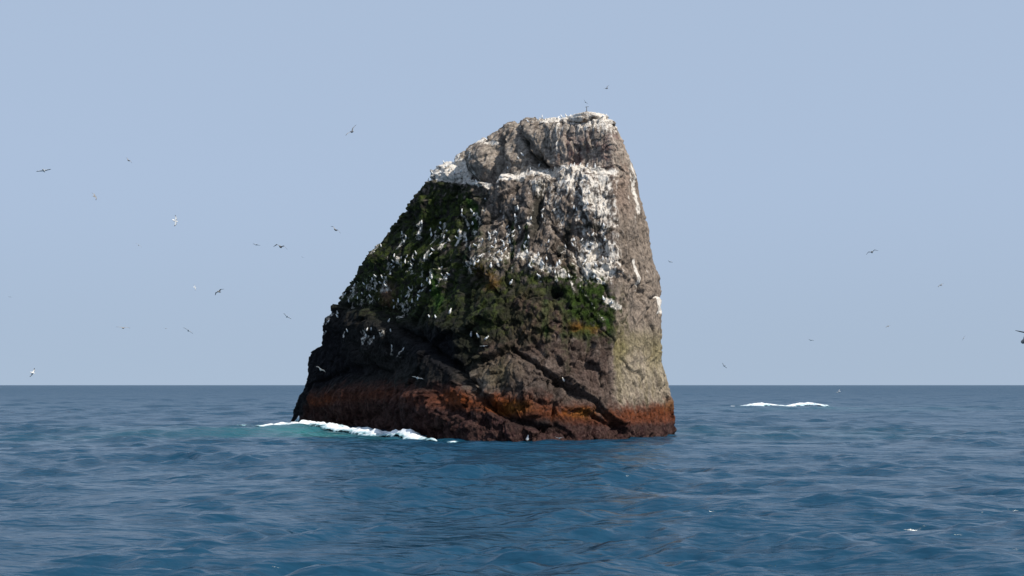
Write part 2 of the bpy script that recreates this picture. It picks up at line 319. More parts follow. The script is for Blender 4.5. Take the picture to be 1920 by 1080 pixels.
C = mixc(C, (.072, .050, .042), poly([(885,640),(1146,630),(1148,775),(1060,760),(930,735)], 14) * (.75 + n_b))
C = mixc(C, (.022, .024, .014), poly([(870,520),(960,520),(1010,560),(1000,650),(930,660),(860,690)], 16) * S(n_a + .5 * n_b, .35, -.25) * .85)
C = mixc(C, (.085, .07, .055), poly([(890,350),(1140,430),(1100,520),(890,520)], 16) * S(n_b, .1, -.2) * .6)
# pale weathered lower right face and olive stains
C = mixc(C, (.29, .245, .18), np.clip(polyS([(1140,655),(1260,640),(1280,745),(1145,752)], 36), 0, 1) * rightf * S(n_c + .3 * n_b, -.7, .15) * .9)
C = mixc(C, (.17, .15, .03), (blob((1160,665,10,50,.45),(1225,660,14,35,.35),(1190,640,30,20,.3)) * rightf)); C = mixc(C, (.12, .095, .05), rightf * S(n_c, .05, .45) * S(eyw, 620, 680) * .6)
C = mixc(C, (.085, .07, .042), blob((935,705,45,34,.8)))
for q_, wd_ in (([(1020,345),(1007,385),(1000,445)], 8), ([(908,365),(892,420),(886,500)], 9), ([(945,400),(958,470)], 6), ([(1065,425),(1050,480)], 9), ([(1100,425),(1140,432)], 8), ([(985,262),(1000,290),(1024,306)], 7)):
    C = mixc(C, (.026, .027, .022), S(polydist(exw, EY + 4 * n_b, q_)[0], wd_, wd_ * .2) * .85)  # dark streaks in the clefts between buttresses, shade painted into the stone
C = mixc(C, (.075, .058, .050), blob((1020,720,50,26,.7),(1000,745,70,24,.6)))
# orange and maroon weed band above the water
band_top = np.interp(EX, [540,575,600,680,750,800,850,900,930,1000,1060,1110,1150,1220,1265], [820,790,742,728,728,736,728,748,738,752,762,775,768,764,748]) + 22 * n_a + 16 * n_b + 14 * n_c
band_mid = np.interp(EX, [540,600,660,750,850,930,1000,1070,1150,1265], [840,762,752,750,768,772,788,795,795,790]) + 8 * n_b
inb = S(EY, band_top - 20, band_top + 15)
C = mixc(C, (.055, .030, .026), inb * (.97 - .5 * S(EX, 760, 600) * S(n_a, .2, -.2)))
C = mixc(C, (.033, .016, .016), inb * S(n_b + n_d + .5 * n_c, -.15, .3)); C = mixc(C, (.11, .055, .042), inb * S(n_d + n_c * .6, .25, .7) * S(EY, 770, 790))
ora = (1 - .35 * S(EX, 900, 820)) * inb * S(EY, band_mid + 8, band_mid - 4) * S(n_b, -.6, 0)
C = mixc(C, (.155, .042, .012), ora * np.clip(.30 + .4 * blob((625,752,35,12,2.2),(725,738,30,8,1.2),(870,745,40,14,2.6)) + .75 * blob((935,765,50,18,1.2),(1070,775,50,14,1),(1230,770,50,20,.55),(1170,780,30,15,.4)), 0, 1))
C = mixc(C, (.022, .010, .008), inb * S(EX, 900, 800) * S(n_b + n_c * .5, -.3, .3) * .6)
C = mixc(C, (.20, .085, .018), ora * .8 * blob((965,768,30,10,1),(1250,755,14,12,1),(1090,775,30,9,1)))
C = mixc(C, (.010, .012, .013), blob((1020,792,60,12,.8),(560,770,22,30,1),(900,765,18,14,.6)))  # near-black patches at the foot, laid over the band
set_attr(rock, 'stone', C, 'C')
# guano
def line(pts, wd, gain=1.): return gain * S(polydist(EX + 3 * n_b, EY + 4 * n_a, pts)[0], wd, wd * .25)
g = np.zeros_like(EX)
g = np.maximum(g, S(EY + 5 * n_c, 240, 228) * S(EX, 975, 1035)); g = np.maximum(g, .8 * S(EY + 22 * n_c, 262, 236) * S(EX, 1050, 1110))
g = np.maximum(g, .75 * S(EY + 34 * n_c, 275, 240) * S(EX, 985, 1050) * S(n_c, .0, .3))
g = np.maximum(g, line([(1051,235),(1052,300)], 5, .6)); g = np.maximum(g, line([(907,275),(908,340)], 4, .45)); g = np.maximum(g, line([(905,275),(935,272)], 7, .8)); g = np.maximum(g, line([(979,232),(980,250)], 4, .8))
g = np.maximum(g, line([(800,338),(830,322),(870,312)], 15)); g = np.maximum(g, line([(800,345),(850,338),(885,346),(925,350)], 8)); g = np.maximum(g, poly([(815,315),(880,298),(885,338),(820,340)], 5) * .9)
g = np.maximum(g, line([(935,335),(985,326),(1040,322),(1090,318),(1150,325)], 9)); g = np.maximum(g, line([(930,345),(985,333)], 6))
g = np.maximum(g, poly([(1042,322),(1152,322),(1154,372),(1140,425),(1095,400),(1080,362),(1048,362),(1035,340)], 16) * (.74 + .9 * n_b))
g = np.maximum(g, poly([(1000,330),(1040,330),(1060,420),(1050,440),(1035,400),(1000,360)], 6) * (.45 + .9 * n_b))
g = np.maximum(g, poly([(1075,395),(1150,400),(1152,455),(1080,450)], 8) * (.30 + 1. * n_b))
g = np.maximum(g, poly([(1085,452),(1148,448),(1156,500),(1140,528),(1085,522),(1070,480)], 15) * (.70 + 1.0 * n_b))
g = np.maximum(g, line([(975,478),(1005,485),(1030,505),(1055,515)], 12, .62 + .9 * n_b)); g = np.maximum(g, line([(880,497),(915,482),(945,490)], 9, .55 + n_b))
g = np.maximum(g, line([(1132,562),(1142,568),(1152,578)], 9)); g = np.maximum(g, line([(1112,520),(1124,530)], 6))
g = np.maximum(g, line([(1176,490),(1182,515),(1189,543)], 4)); g = np.maximum(g, line([(1222,484),(1225,506)], 5)); g = np.maximum(g, line([(1220,550),(1228,585)], 5, .95)); g = np.maximum(g, line([(1170,300),(1185,350),(1196,400)], 5, .7)); g = np.maximum(g, line([(1209,385),(1214,410)], 4, .8))
g = np.maximum(g, rightf * S(n_c, .15, .5) * S(EY, 620, 400) * .42)
g = np.maximum(g, poly([(900,350),(1150,330),(1152,520),(1000,500),(900,520)], 14) * S(n_b + .5 * n_c, .12, .5) * .62)
g = np.maximum(g, poly([(770,500),(850,480),(845,540),(770,580),(745,560)], 8) * S(n_c, -.05, .4) * .38); g = np.maximum(g, poly([(660,530),(725,510),(720,580),(670,575)], 8) * S(n_b, -.05, .4) * .42)
g = np.maximum(g, line([(1070,520),(1130,600)], 3, .3)); g = np.maximum(g, line([(1000,500),(1060,520),(1080,560)], 4, .3))

PERCH = {
 'flank_low': [(652,622),(697,619),(689,620),(702,635),(736,652),(632,595),(633,589),(616,605),(612,623),(757,657),(688,632),(733,622)],
 'flank_left': [(665,537),(683,534),(689,542),(699,543),(698,526),(718,522),(722,532),(725,538),(732,515),(705,520),(713,532),(660,548),(648,553),(680,552),(695,558),(738,565),(747,567),(740,578),(757,577),(714,463),(671,560),(655,566)],
 'flank_mid': [(767,543),(762,557),(772,567),(783,563),(787,557),(792,547),(807,546),(793,537),(810,522),(807,532),(830,503),(828,517),(842,517),(838,525),(800,528),(785,549)],
 'flank_upper': [(740,482),(738,503),(763,483),(760,493),(781,477),(777,488),(773,500),(811,471),(807,480),(797,486),(739,492),(754,440),(762,447),(757,455),(736,497)],
 'flank_top': [(867,397),(867,405),(884,398),(889,405),(887,422),(790,420),(788,432),(810,442),(827,420),(826,430),(837,435),(834,447),(861,435),(858,448),(874,452),(843,453),(880,430),(808,433),(785,441),(910,375)],
 'gully': [(917,440),(932,438),(950,428),(942,455),(922,465),(900,483),(890,497),(898,493),(941,478),(960,437),(957,457),(968,408),(938,398),(973,393),(940,490),(970,393),(962,445),(943,462),(934,475),(951,446),(892,462),(905,452),(929,455),(948,470),(975,430)],
 'centre': [(992,447),(987,457),(995,412),(1018,408),(1018,395),(1059,465),(1075,462),(990,475),(1002,485),(1048,495),(1018,497),(995,503),(993,499),(1010,520),(1041,512),(1045,499),(1068,520),(1010,480),(1025,487),(1030,455),(983,465)],
 'patch': [(1077,452),(1082,395),(1100,384),(1092,497),(1110,460),(1132,425),(1113,442),(1097,493),(1078,392),(1092,452),(1105,476),(1125,470),(1132,488),(1119,500),(1136,452),(1088,372),(1104,363)],
 'middle_ledge': [(952,318),(980,315),(1011,314),(1047,320),(1070,315),(1077,317),(995,320),(972,322),(1035,321),(1060,321),(1088,316),(1101,318),(962,322),(1116,322)],
 'shoulder': [(810,332),(818,334),(832,310),(859,300),(865,330),(880,337),(803,338),(842,330),(826,331),(852,330),(836,316),(893,343)],
 'summit': [(1084,211),(1016,226),(1011,227),(1046,223),(1053,222),(1062,223),(1078,214),(1119,218),(1131,222),(1139,227),(1068,222),(990,231),(1023,226)]}
SINGLE = [((960,533),'lone white seabird perched below the guano band, above the dark middle of the face'),
 ((919,501),'bright white seabird perched beside the orange lichen patch below the gully'),
 ((1114,521),'upper white seabird of the pair perched under the large guano patch near the rock corner'),
 ((1120,526),'lower white seabird of the pair perched under the large guano patch near the rock corner'),
 ((1133,563),'left white seabird on the small guano spot at the rock corner'),
 ((1145,571),'right white seabird on the small guano spot at the rock corner'),
 ((729,604),'lone bright white seabird perched on the black overhang of the left flank'),
 ((845,588),'lone white seabird perched right of the pair on the dark green lower slope'),
 ((816,597),'right bird of the white pair perched on the dark green lower slope'),
 ((805,596),'dimmer left bird of the white pair perched on the dark green lower slope'),
 ((884,631),'leftmost of the three white seabirds in a row above the dark hollow'),
 ((896,633),'middle one of the three white seabirds in a row above the dark hollow'),
 ((912,637),'rightmost of the three white seabirds in a row above the dark hollow'),
 ((919,449),'small white seabird perched in the grey gully head beside the green strip'),
 ((1058,715),'lone white seabird perched on the brown slab above the orange weed band'),
 ((990,825),'small white seabird at the foot of the rock just above the waterline')]
rp = np.random.RandomState(3)
for k, lst in PERCH.items():
    if k in ('summit', 'shoulder', 'middle_ledge'): continue
    for (x, y) in lst:
        lx = -5 if x < 860 else 0
        g = np.maximum(g, (.35 + .3 * rp.rand()) * S(polydist(EX + 4 * n_b, EY, [(x, y + 1), (x + lx * .8, y + 8 + 9 * rp.rand())])[0], 4.2, 1.2))
g = g * (1 - .35 * S(n_c, .05, -.35))
set_attr(rock, 'guano', np.clip(g * 1.12, 0, 1.15) * front + (1 - front) * .5 * S(P[..., 2] + 1.5 * n_b, 15, 18))

m, n, l, b = mat('basalt'); rock.data.materials.append(m)
def nz(scale, detail=5, rough=.6, vec=None, mapsc=None):
    t = n.new('ShaderNodeTexNoise'); t.inputs['Scale'].default_value = scale; t.inputs['Detail'].default_value = detail; t.inputs['Roughness'].default_value = rough
    g_ = n.new('ShaderNodeNewGeometry'); src = g_.outputs['Position']
    if mapsc:
        mp_ = n.new('ShaderNodeMapping'); mp_.inputs['Scale'].default_value = mapsc; l.new(src, mp_.inputs[0]); src = mp_.outputs[0]
    l.new(src, t.inputs[0]); return t.outputs[0]
def mth(op, a, bb, c=None):
    t = n.new('ShaderNodeMath'); t.operation = op
    for k, v in enumerate((a, bb, c)):
        if v is None: continue
        if isinstance(v, (int, float)): t.inputs[k].default_value = v
        else: l.new(v, t.inputs[k])
    return t.outputs[0]
ca = n.new('ShaderNodeAttribute'); ca.attribute_name = 'stone'; ga = n.new('ShaderNodeAttribute'); ga.attribute_name = 'guano'
fine, streak = nz(5, 8, .72), nz(4, 6, .65, mapsc=(1, 1, .16))
var = mth('ADD', mth('MULTIPLY_ADD', fine, 3.8, -1.15), mth('MULTIPLY_ADD', streak, 1.6, -.55))
vm = n.new('ShaderNodeVectorMath'); vm.operation = 'SCALE'; l.new(ca.outputs['Color'], vm.inputs[0]); l.new(var, vm.inputs['Scale'])
gt = mth('ADD', ga.outputs['Fac'], mth('ADD', mth('MULTIPLY_ADD', fine, 2.4, -1.2), mth('MULTIPLY_ADD', streak, 2.8, -1.42)))
mr = n.new('ShaderNodeMapRange'); mr.interpolation_type = 'SMOOTHSTEP'; l.new(gt, mr.inputs[0]); mr.inputs[1].default_value = .25; mr.inputs[2].default_value = 1.0
gm = mth('MULTIPLY', mr.outputs[0], mth('MINIMUM', mth('MULTIPLY', ga.outputs['Fac'], 5), 1))
gc = n.new('ShaderNodeMix'); gc.data_type = 'RGBA'; l.new(nz(2.2, 6, .7), gc.inputs[0]); gc.inputs[6].default_value = (.64, .58, .51, 1); gc.inputs[7].default_value = (.95, .90, .83, 1)
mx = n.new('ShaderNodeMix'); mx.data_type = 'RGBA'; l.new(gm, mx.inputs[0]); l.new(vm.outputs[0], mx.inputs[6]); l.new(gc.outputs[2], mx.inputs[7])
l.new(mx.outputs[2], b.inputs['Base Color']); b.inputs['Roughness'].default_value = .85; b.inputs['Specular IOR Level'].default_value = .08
bp = n.new('ShaderNodeBump'); bp.inputs['Strength'].default_value = 1; bp.inputs['Distance'].default_value = .28; l.new(mth('ADD', nz(1.9, 9, .68), mth('MULTIPLY', streak, .5)), bp.inputs['Height'])
l.new(bp.outputs[0], b.inputs['Normal'])
ROCKMAT = m

islet = bpy.data.objects.new('rock_islet', None); col.objects.link(islet); islet.location = (-2, 74, 0)
tag(islet, 'steep dark rock islet with guano whitened top and orange weed band rising from the sea', 'rock islet')
bpy.context.view_layer.update()
def adopt(o, par=islet):
    o.parent = par; o.matrix_parent_inverse = Matrix.Translation(-Vector(par.location))
adopt(rock)
dg = bpy.context.evaluated_depsgraph_get()
nvr = P.shape[0] * P.shape[1]
bvh = BVHTree.FromPolygons([tuple(v) for v in P.reshape(-1, 3)], [tuple(p.vertices) for p in rock.data.polygons])
def hit(px, py):
    o_ = Vector((0, 0, CAM_H)); d = Vector(((px - 960) / F, 1, (722 - py) / F)).normalized()
    return bvh.ray_cast(o_, d)
def drop(x, y): return bvh.ray_cast(Vector((x, y, 60)), Vector((0, 0, -1)))

# loose boulders that sit on the top and the shoulder (parts of the islet)
def lump(name, c, r, seed, gu, stone=(.17, .14, .12)):
    th = np.linspace(0, 2 * np.pi, 40, endpoint=False); ph = np.linspace(-np.pi / 2 + .01, np.pi / 2 - .01, 24)
    T, H = np.meshgrid(th, ph); q = np.stack([np.cos(T) * np.cos(H), np.sin(T) * np.cos(H), np.sin(H)], -1)
    f1, f2, cd_ = worley(q * 1.3 + seed); q = q * (1 + .28 * fbm(q, 1.1, 3, off=seed) + .22 * (cd_ - .5) * S(f2 - f1, 0, .2))[..., None]
    q = q * np.array(r) + np.array(c)
    o = grid_mesh(name, q, wrap=True, mats=(ROCKMAT,)); set_attr(o, 'stone', np.ones(q.shape) * np.array(stone), 'C')
    set_attr(o, 'guano', np.clip(gu + .5 * (q[..., 2] - c[2]) / r[2] * .6, 0, 1)); adopt(o); return o
cap = lump('summit_boulder', px2w(1103, 225, 65.6), (1.15, 1.0, .42), 3, .7, (.30, .22, .16)); cap['label'] = 'flat cream boulder crusted with guano on the summit'
for i, (px, py, Y, s_) in enumerate([(1138,232,65.2,.45),(1078,222,66,.35),(1060,226,66,.3),(826,331,73,.55),(851,318,73.6,.6),(1020,231,67,.25)]):
    lump('boulder', px2w(px, py, Y), (s_ * 1.2, s_, s_ * .55), 10 + i * 3, .75)
bc = px2w(1100, 214, 65.8)

# ------------------------------------------------------------ white water
def foam_mat():
    m, n_, l_, b_ = mat('foam'); b_.inputs['Roughness'].default_value = .9; b_.inputs['Specular IOR Level'].default_value = .2
    a = n_.new('ShaderNodeAttribute'); a.attribute_name = 'dense'
    g_ = n_.new('ShaderNodeNewGeometry'); t = n_.new('ShaderNodeTexNoise'); t.inputs['Scale'].default_value = 3.5; t.inputs['Detail'].default_value = 6; l_.new(g_.outputs['Position'], t.inputs[0])
    ad = n_.new('ShaderNodeMath'); ad.operation = 'ADD'; l_.new(a.outputs['Fac'], ad.inputs[0]); l_.new(t.outputs[0], ad.inputs[1])
    r_ = n_.new('ShaderNodeMapRange'); l_.new(ad.outputs[0], r_.inputs[0]); r_.inputs[1].default_value = .72; r_.inputs[2].default_value = 1.05
    x_ = n_.new('ShaderNodeMix'); x_.data_type = 'RGBA'; l_.new(r_.outputs[0], x_.inputs[0]); x_.inputs[6].default_value = (.22, .40, .46, 1); x_.inputs[7].default_value = (.82, .85, .87, 1)
    l_.new(x_.outputs[2], b_.inputs['Base Color'])
    tr_ = n_.new('ShaderNodeBsdfTransparent'); ms = n_.new('ShaderNodeMixShader'); r2 = n_.new('ShaderNodeMapRange'); l_.new(ad.outputs[0], r2.inputs[0]); r2.inputs[1].default_value = .55; r2.inputs[2].default_value = .75
    l_.new(r2.outputs[0], ms.inputs[0]); l_.new(tr_.outputs[0], ms.inputs[1]); l_.new(b_.outputs[0], ms.inputs[2]); l_.new(ms.outputs[0], n_['Material Output'].inputs[0])
    return m
FM = foam_mat()
def foam(name, path, label, cat=None, seed=0, res=.12):
    """path: (x, y, half width, height); a lumpy strip of white water following it, on the sea surface"""
    pa = np.array(path, float); seg = np.r_[0, np.cumsum(np.hypot(np.diff(pa[:, 0]), np.diff(pa[:, 1])))]
    s_ = np.arange(0, seg[-1], res); c = np.stack([np.interp(s_, seg, pa[:, k]) for k in range(4)], -1)
    tg = np.gradient(c[:, :2], axis=0); tg /= np.linalg.norm(tg, axis=1)[:, None]; nm = np.stack([-tg[:, 1], tg[:, 0]], -1)
    v = np.linspace(-1, 1, 25)
    X = c[:, None, 0] + nm[:, None, 0] * v[None] * c[:, None, 2]; Y = c[:, None, 1] + nm[:, None, 1] * v[None] * c[:, None, 2]
    q = np.stack([X, Y, X * 0 + seed], -1); nn = fbm(q, 1.1, 5, .6, off=seed)
    _, _, Zs = sea(X, Y, np.maximum(.0071 * np.hypot(X, Y), .1))
    env = (1 - v[None] ** 2) * np.minimum(1, np.minimum(s_, seg[-1] - s_)[:, None] / (seg[-1] * .12 + .3))
    Z = Zs + .03 + .85 * c[:, None, 3] * np.clip(env ** .8 * (.75 + 1.3 * nn), 0, 2) - .12 * (1 - S(env, 0, .2))
    o = grid_mesh(name, np.stack([X, Y, Z], -1), mats=(FM,)); set_attr(o, 'dense', np.clip(-.18 + .75 * env ** .6 + 1.1 * nn, 0, 1))
    tag(o, label, cat, kind='stuff'); return o
def wl(px, py): Y = F * CAM_H / (py - 722); return ((px - 960) / F * Y, Y)
def fp(lst): return [(*wl(a, b_), c_, d_) for a, b_, c_, d_ in lst]
foam('sea_foam', fp([(425,800.5,.4,.06),(480,799.5,.6,.16),(515,799,.8,.26),(545,799.5,1.0,.36),(600,805.5,1.1,.42),(660,809.5,1.0,.32),(700,813,1.1,.38),(745,817,1.0,.5),(785,823,.7,.34),(822,827.5,.35,.14)]), 'white wash of surf breaking along the left foot of the rock islet', seed=3)
foam('surf_crest', fp([(1380,762,1.0,.06),(1400,761.5,1.5,.24),(1430,760.5,1.6,.34),(1452,760.5,1.2,.14),(1475,761,.7,.04),(1497,760.5,1.4,.28),(1515,760,1.5,.36),(1532,760.5,1.2,.16),(1552,762,1,.08)]), 'far line of white surf breaking on a submerged ledge right of the rock', seed=9, res=.3)
for (a, b_, w_, h_) in ((770,829,.35,.08),(850,829.5,.4,.09),(1372,761,.8,.2)):
    x, y = wl(a, b_); foam('foam_fleck', [(x - w_, y, .15, h_), (x, y - .1, .3, h_), (x + w_, y, .15, h_)], 'small fleck of white foam on the blue water', seed=a % 13, res=.06)
# spray thrown up against the left corner
x, y = wl(555, 796)
foam('sea_spray', [(x - .3, y + .3, .25, .3), (x + .3, y, .4, .8), (x + .9, y - .8, .35, .5), (x + 1.6, y - 1.6, .3, .2)], 'burst of white spray against the black left corner of the rock', seed=5, res=.05)

# ------------------------------------------------------------ seabirds
MW, MG, MK, MY = simple('white_plumage', (.88, .87, .85)), simple('grey_plumage', (.42, .45, .48)), simple('black_wingtip', (.05, .05, .055)), simple('yellow_bill', (.45, .36, .12), .4)
MB = simple('backlit_plumage', (.29, .28, .27))  # for the dark flying birds, backlit look put into the plumage colour
BM = [MW, MG, MK, MY, MB]
class MBld:
    def __init__(s): s.v = []; s.f = []; s.m = []
    def loft(s, rings, mi, cap=True):
        b0 = len(s.v); k = len(rings[0])
        for r_ in rings: s.v += [tuple(q) for q in r_]
        for i in range(len(rings) - 1):
            mm = mi[i] if isinstance(mi, (list, tuple)) else mi
            for j in range(k):
                s.f.append((b0 + i * k + j, b0 + i * k + (j + 1) % k, b0 + (i + 1) * k + (j + 1) % k, b0 + (i + 1) * k + j))
                s.m.append(mm[j] if isinstance(mm, (list, tuple)) else mm)
        if cap:
            a_ = mi[0] if isinstance(mi, (list, tuple)) else mi; z_ = mi[-1] if isinstance(mi, (list, tuple)) else mi
            a_ = a_[0] if isinstance(a_, (list, tuple)) else a_; z_ = z_[0] if isinstance(z_, (list, tuple)) else z_
            s.f.append(tuple(range(b0, b0 + k))[::-1]); s.m.append(a_); s.f.append(tuple(b0 + (len(rings) - 1) * k + j for j in range(k))); s.m.append(z_)
    def mesh(s, name, smooth=True):
        me = bpy.data.meshes.new(name); me.from_pydata(s.v, [], s.f)
        for q in BM: me.materials.append(q)
        me.polygons.foreach_set('material_index', s.m); me.polygons.foreach_set('use_smooth', [smooth] * len(s.f)); me.update(); return me
def ring(c, ax, ru, rv, k=8, up=Vector((0, 0, 1))):
    ax = Vector(ax).normalized(); u = ax.cross(up)
    if u.length < .05: u = ax.cross(Vector((0, 1, 0)))
    u.normalize(); v = u.cross(ax)
    return [Vector(c) + u * ru * math.cos(t) + v * rv * math.sin(t) for t in [2 * math.pi * j / k for j in range(k)]]
def flying_mesh(name, elev=(20, -8), sweep=14, dark=0, span=1.0):
    """gliding or flapping seabird, head towards +Y; elev = raise of the inner and outer wing in degrees"""
    B = MBld(); back, body = ((4, 4) if dark else (1, 0))
    secs = [(-.27, .012, .006, .02), (-.2, .05, .018, .012), (-.1, .06, .05, 0), (0, .072, .065, 0), (.09, .06, .055, .0), (.15, .038, .038, .01), (.19, .042, .042, .016), (.23, .032, .033, .014), (.255, .012, .013, .008), (.295, .003, .004, 0)]
    ms = [[body] * 8] * 7 + [[body if not dark else 4] * 8, [3] * 8]
    ms = [[(back if (1 <= j <= 3 and i in (2, 3)) else q) for j, q in enumerate(r_)] for i, r_ in enumerate(ms)]
    B.loft([ring((0, y, z), (0, 1, 0), rx, rz) for y, rx, rz, z in secs], ms)
    for sd in (-1, 1):
        e1, e2 = (elev if not isinstance(elev[0], tuple) else elev[0 if sd < 0 else 1])
        p = Vector((sd * .05, .04, .02)); rings = []; st = [(0, .085), (.1, .085), (.2, .078), (.27, .07), (.36, .055), (.44, .034), (.5, .008)]
        last = 0; y = .02; out = []
        for d, ch in st:
            e = R(e1 if d <= .2 else e2); dd = d - last; last = d
            sw = R(-sweep if d <= .2 else sweep * 1.7)
            p = p + Vector((sd * math.cos(e) * math.cos(sw), -math.sin(sw), math.sin(e) * math.cos(sw))) * dd
            t_ = .012 * (1 - d * 1.5) + .002
            nrm = Vector((-sd * math.sin(e), 0, math.cos(e)))
            out.append([p + Vector((0, ch, 0)), p + Vector((0, ch * .3, 0)) + nrm * t_, p + Vector((0, -ch, 0)) + nrm * t_ * .3, p + Vector((0, -ch, 0)) - nrm * t_ * .3, p + Vector((0, ch * .3, 0)) - nrm * t_ * .6])
        und = body if not dark else 4
        B.loft(out, [[back, back, und, und, und]] * 4 + [[2] * 5] * 2)
    me = B.mesh(name); return me
def perched_mesh(name, lean=25, turn=0):
    B = MBld(); c = Vector((0, 0, 0)); a = R(lean)
    ax = Vector((0, math.cos(a + .55), math.sin(a + .55)))
    o0 = Vector((0, -.02, .13)) - ax * .17
    secs = [(0, .012, .01), (.05, .045, .03), (.12, .07, .065), (.2, .078, .075), (.27, .06, .06), (.31, .04, .04)]
    rg = [ring(o0 + ax * t, ax, u, v) for t, u, v in secs]
    h = o0 + ax * .35 + Vector((0, .02, .035)); hx = Vector((math.sin(turn), math.cos(turn), -.1))
    rg += [ring(h - Vector((0, 0, .03)), (0, .3, 1), .042, .042), ring(h + Vector((0, .005, .01)), (0, .3, 1), .045, .045), ring(h + Vector((0, .01, .04)), (0, .2, 1), .02, .02)]
    B.loft(rg, [[2 if j in (1, 2, 3) else 0 for j in range(8)]] + [[1 if j in (1, 2, 3) else 0 for j in range(8)]] * 2 + [0] * 5)
    B.loft([ring(h + hx * t, hx, r_, r_, 6) for t, r_ in ((.03, .014), (.07, .009), (.10, .003))], 3)
    for sd in (-1, 1):
        B.loft([ring((sd * .03, -.01, z), (0, 0, 1), .008, .008, 5) for z in (-.02, .09)], 3)
        q = [o0 + ax * t + Vector((sd * wv, -.012, .02)) for t, wv in ((-.05, .02), (.06, .062), (.16, .082), (.24, .06))]
        B.loft([ring(q[i], ax, rr_, .03 if i else .01) for i, rr_ in enumerate((.008, .014, .02, .012))], [2, 1, 1])
    return B.mesh(name)
perch_meshes = [perched_mesh('seabird', 22, 0), perched_mesh('seabird', 40, .9), perched_mesh('seabird', 8, -1.0), perched_mesh('seabird', 55, .3)]
ZLAB = {
 'flank_low': ('on the black lower flank', 'seabirds on the black lower flank'),
 'flank_left': ('beside the outline of the green flank', 'seabirds on the left edge of the green flank'),
 'flank_mid': ('on the grey streaked middle flank', 'seabirds on the streaked middle flank'),
 'flank_upper': ('above the bright moss spot', 'seabirds in slanting rows on the upper flank'),
 'flank_top': ('just under the white shoulder', 'seabirds under the shoulder'),
 'gully': ('on the streaky brown buttress', 'seabirds on the brown buttress'),
 'centre': ('among guano speckles mid face', 'seabirds in the middle of the face'),
 'patch': ('in the broad guano patch', 'seabirds in the broad guano patch'),
 'middle_ledge': ('on the long white ledge', 'seabirds on the long white ledge'),
 'shoulder': ('on the white shoulder', 'seabirds on the white shoulder'),
 'summit': ('on the summit against the sky', 'seabirds on the summit')}
ORD = ['first', 'second', 'third', 'fourth', 'fifth', 'sixth', 'seventh', 'eighth', 'ninth', 'tenth', 'eleventh', 'twelfth', 'thirteenth', 'fourteenth']
rb = random.Random(5)
def perch(px, py, label, group=None, up=False, s=1.0):
    loc, nrm = hit(px, py)[:2]
    if up or loc is None:
        for dy in range(0, 26):
            loc, nrm = hit(px, py + dy)[:2]
            if loc is not None: break
        if loc is None: return
        if up: loc = loc + Vector((0, .12, 0)); d_ = drop(loc.x, loc.y); loc = d_[0] if d_[0] is not None and abs(d_[0].z - loc.z) < 1 else loc
    o = bpy.data.objects.new('seabird', rb.choice(perch_meshes)); col.objects.link(o)
    k = s * rb.uniform(.56, .78); o.scale = (k, k, k)
    if not up: loc = loc + Vector((nrm.x, nrm.y, 0)) * .10 * k - Vector((0, 0, .03))
    o.location = loc; o.rotation_euler = (R(rb.uniform(-8, 8)), 0, rb.uniform(0, 6.28))
    tag(o, label, 'seabird', group); return o
for zk, lst in PERCH.items():
    edge = zk in ('summit', 'shoulder', 'middle_ledge')
    rows = 1 if edge else max(1, round(len(lst) / 6)); srt = sorted(lst, key=lambda q: q[1]); per = math.ceil(len(lst) / rows)
    for k in range(rows):
        row = sorted(srt[k * per:(k + 1) * per])
        rn = '' if rows == 1 else (['upper', 'lower'] if rows == 2 else ['top', 'second', 'lowest'] if rows == 3 else ['top', 'second', 'third', 'lowest'])[k] + ' row '
        for i_, (x, y) in enumerate(row):
            w_ = ORD[i_] + ' white seabird from the left' if i_ < len(row) - 1 else 'rightmost white seabird'
            perch(x, y, w_ + ', ' + rn + ZLAB[zk][0], ZLAB[zk][1], up=edge, s=1.0)
for (x, y), lb in SINGLE: perch(x, y, lb, s=1.25)

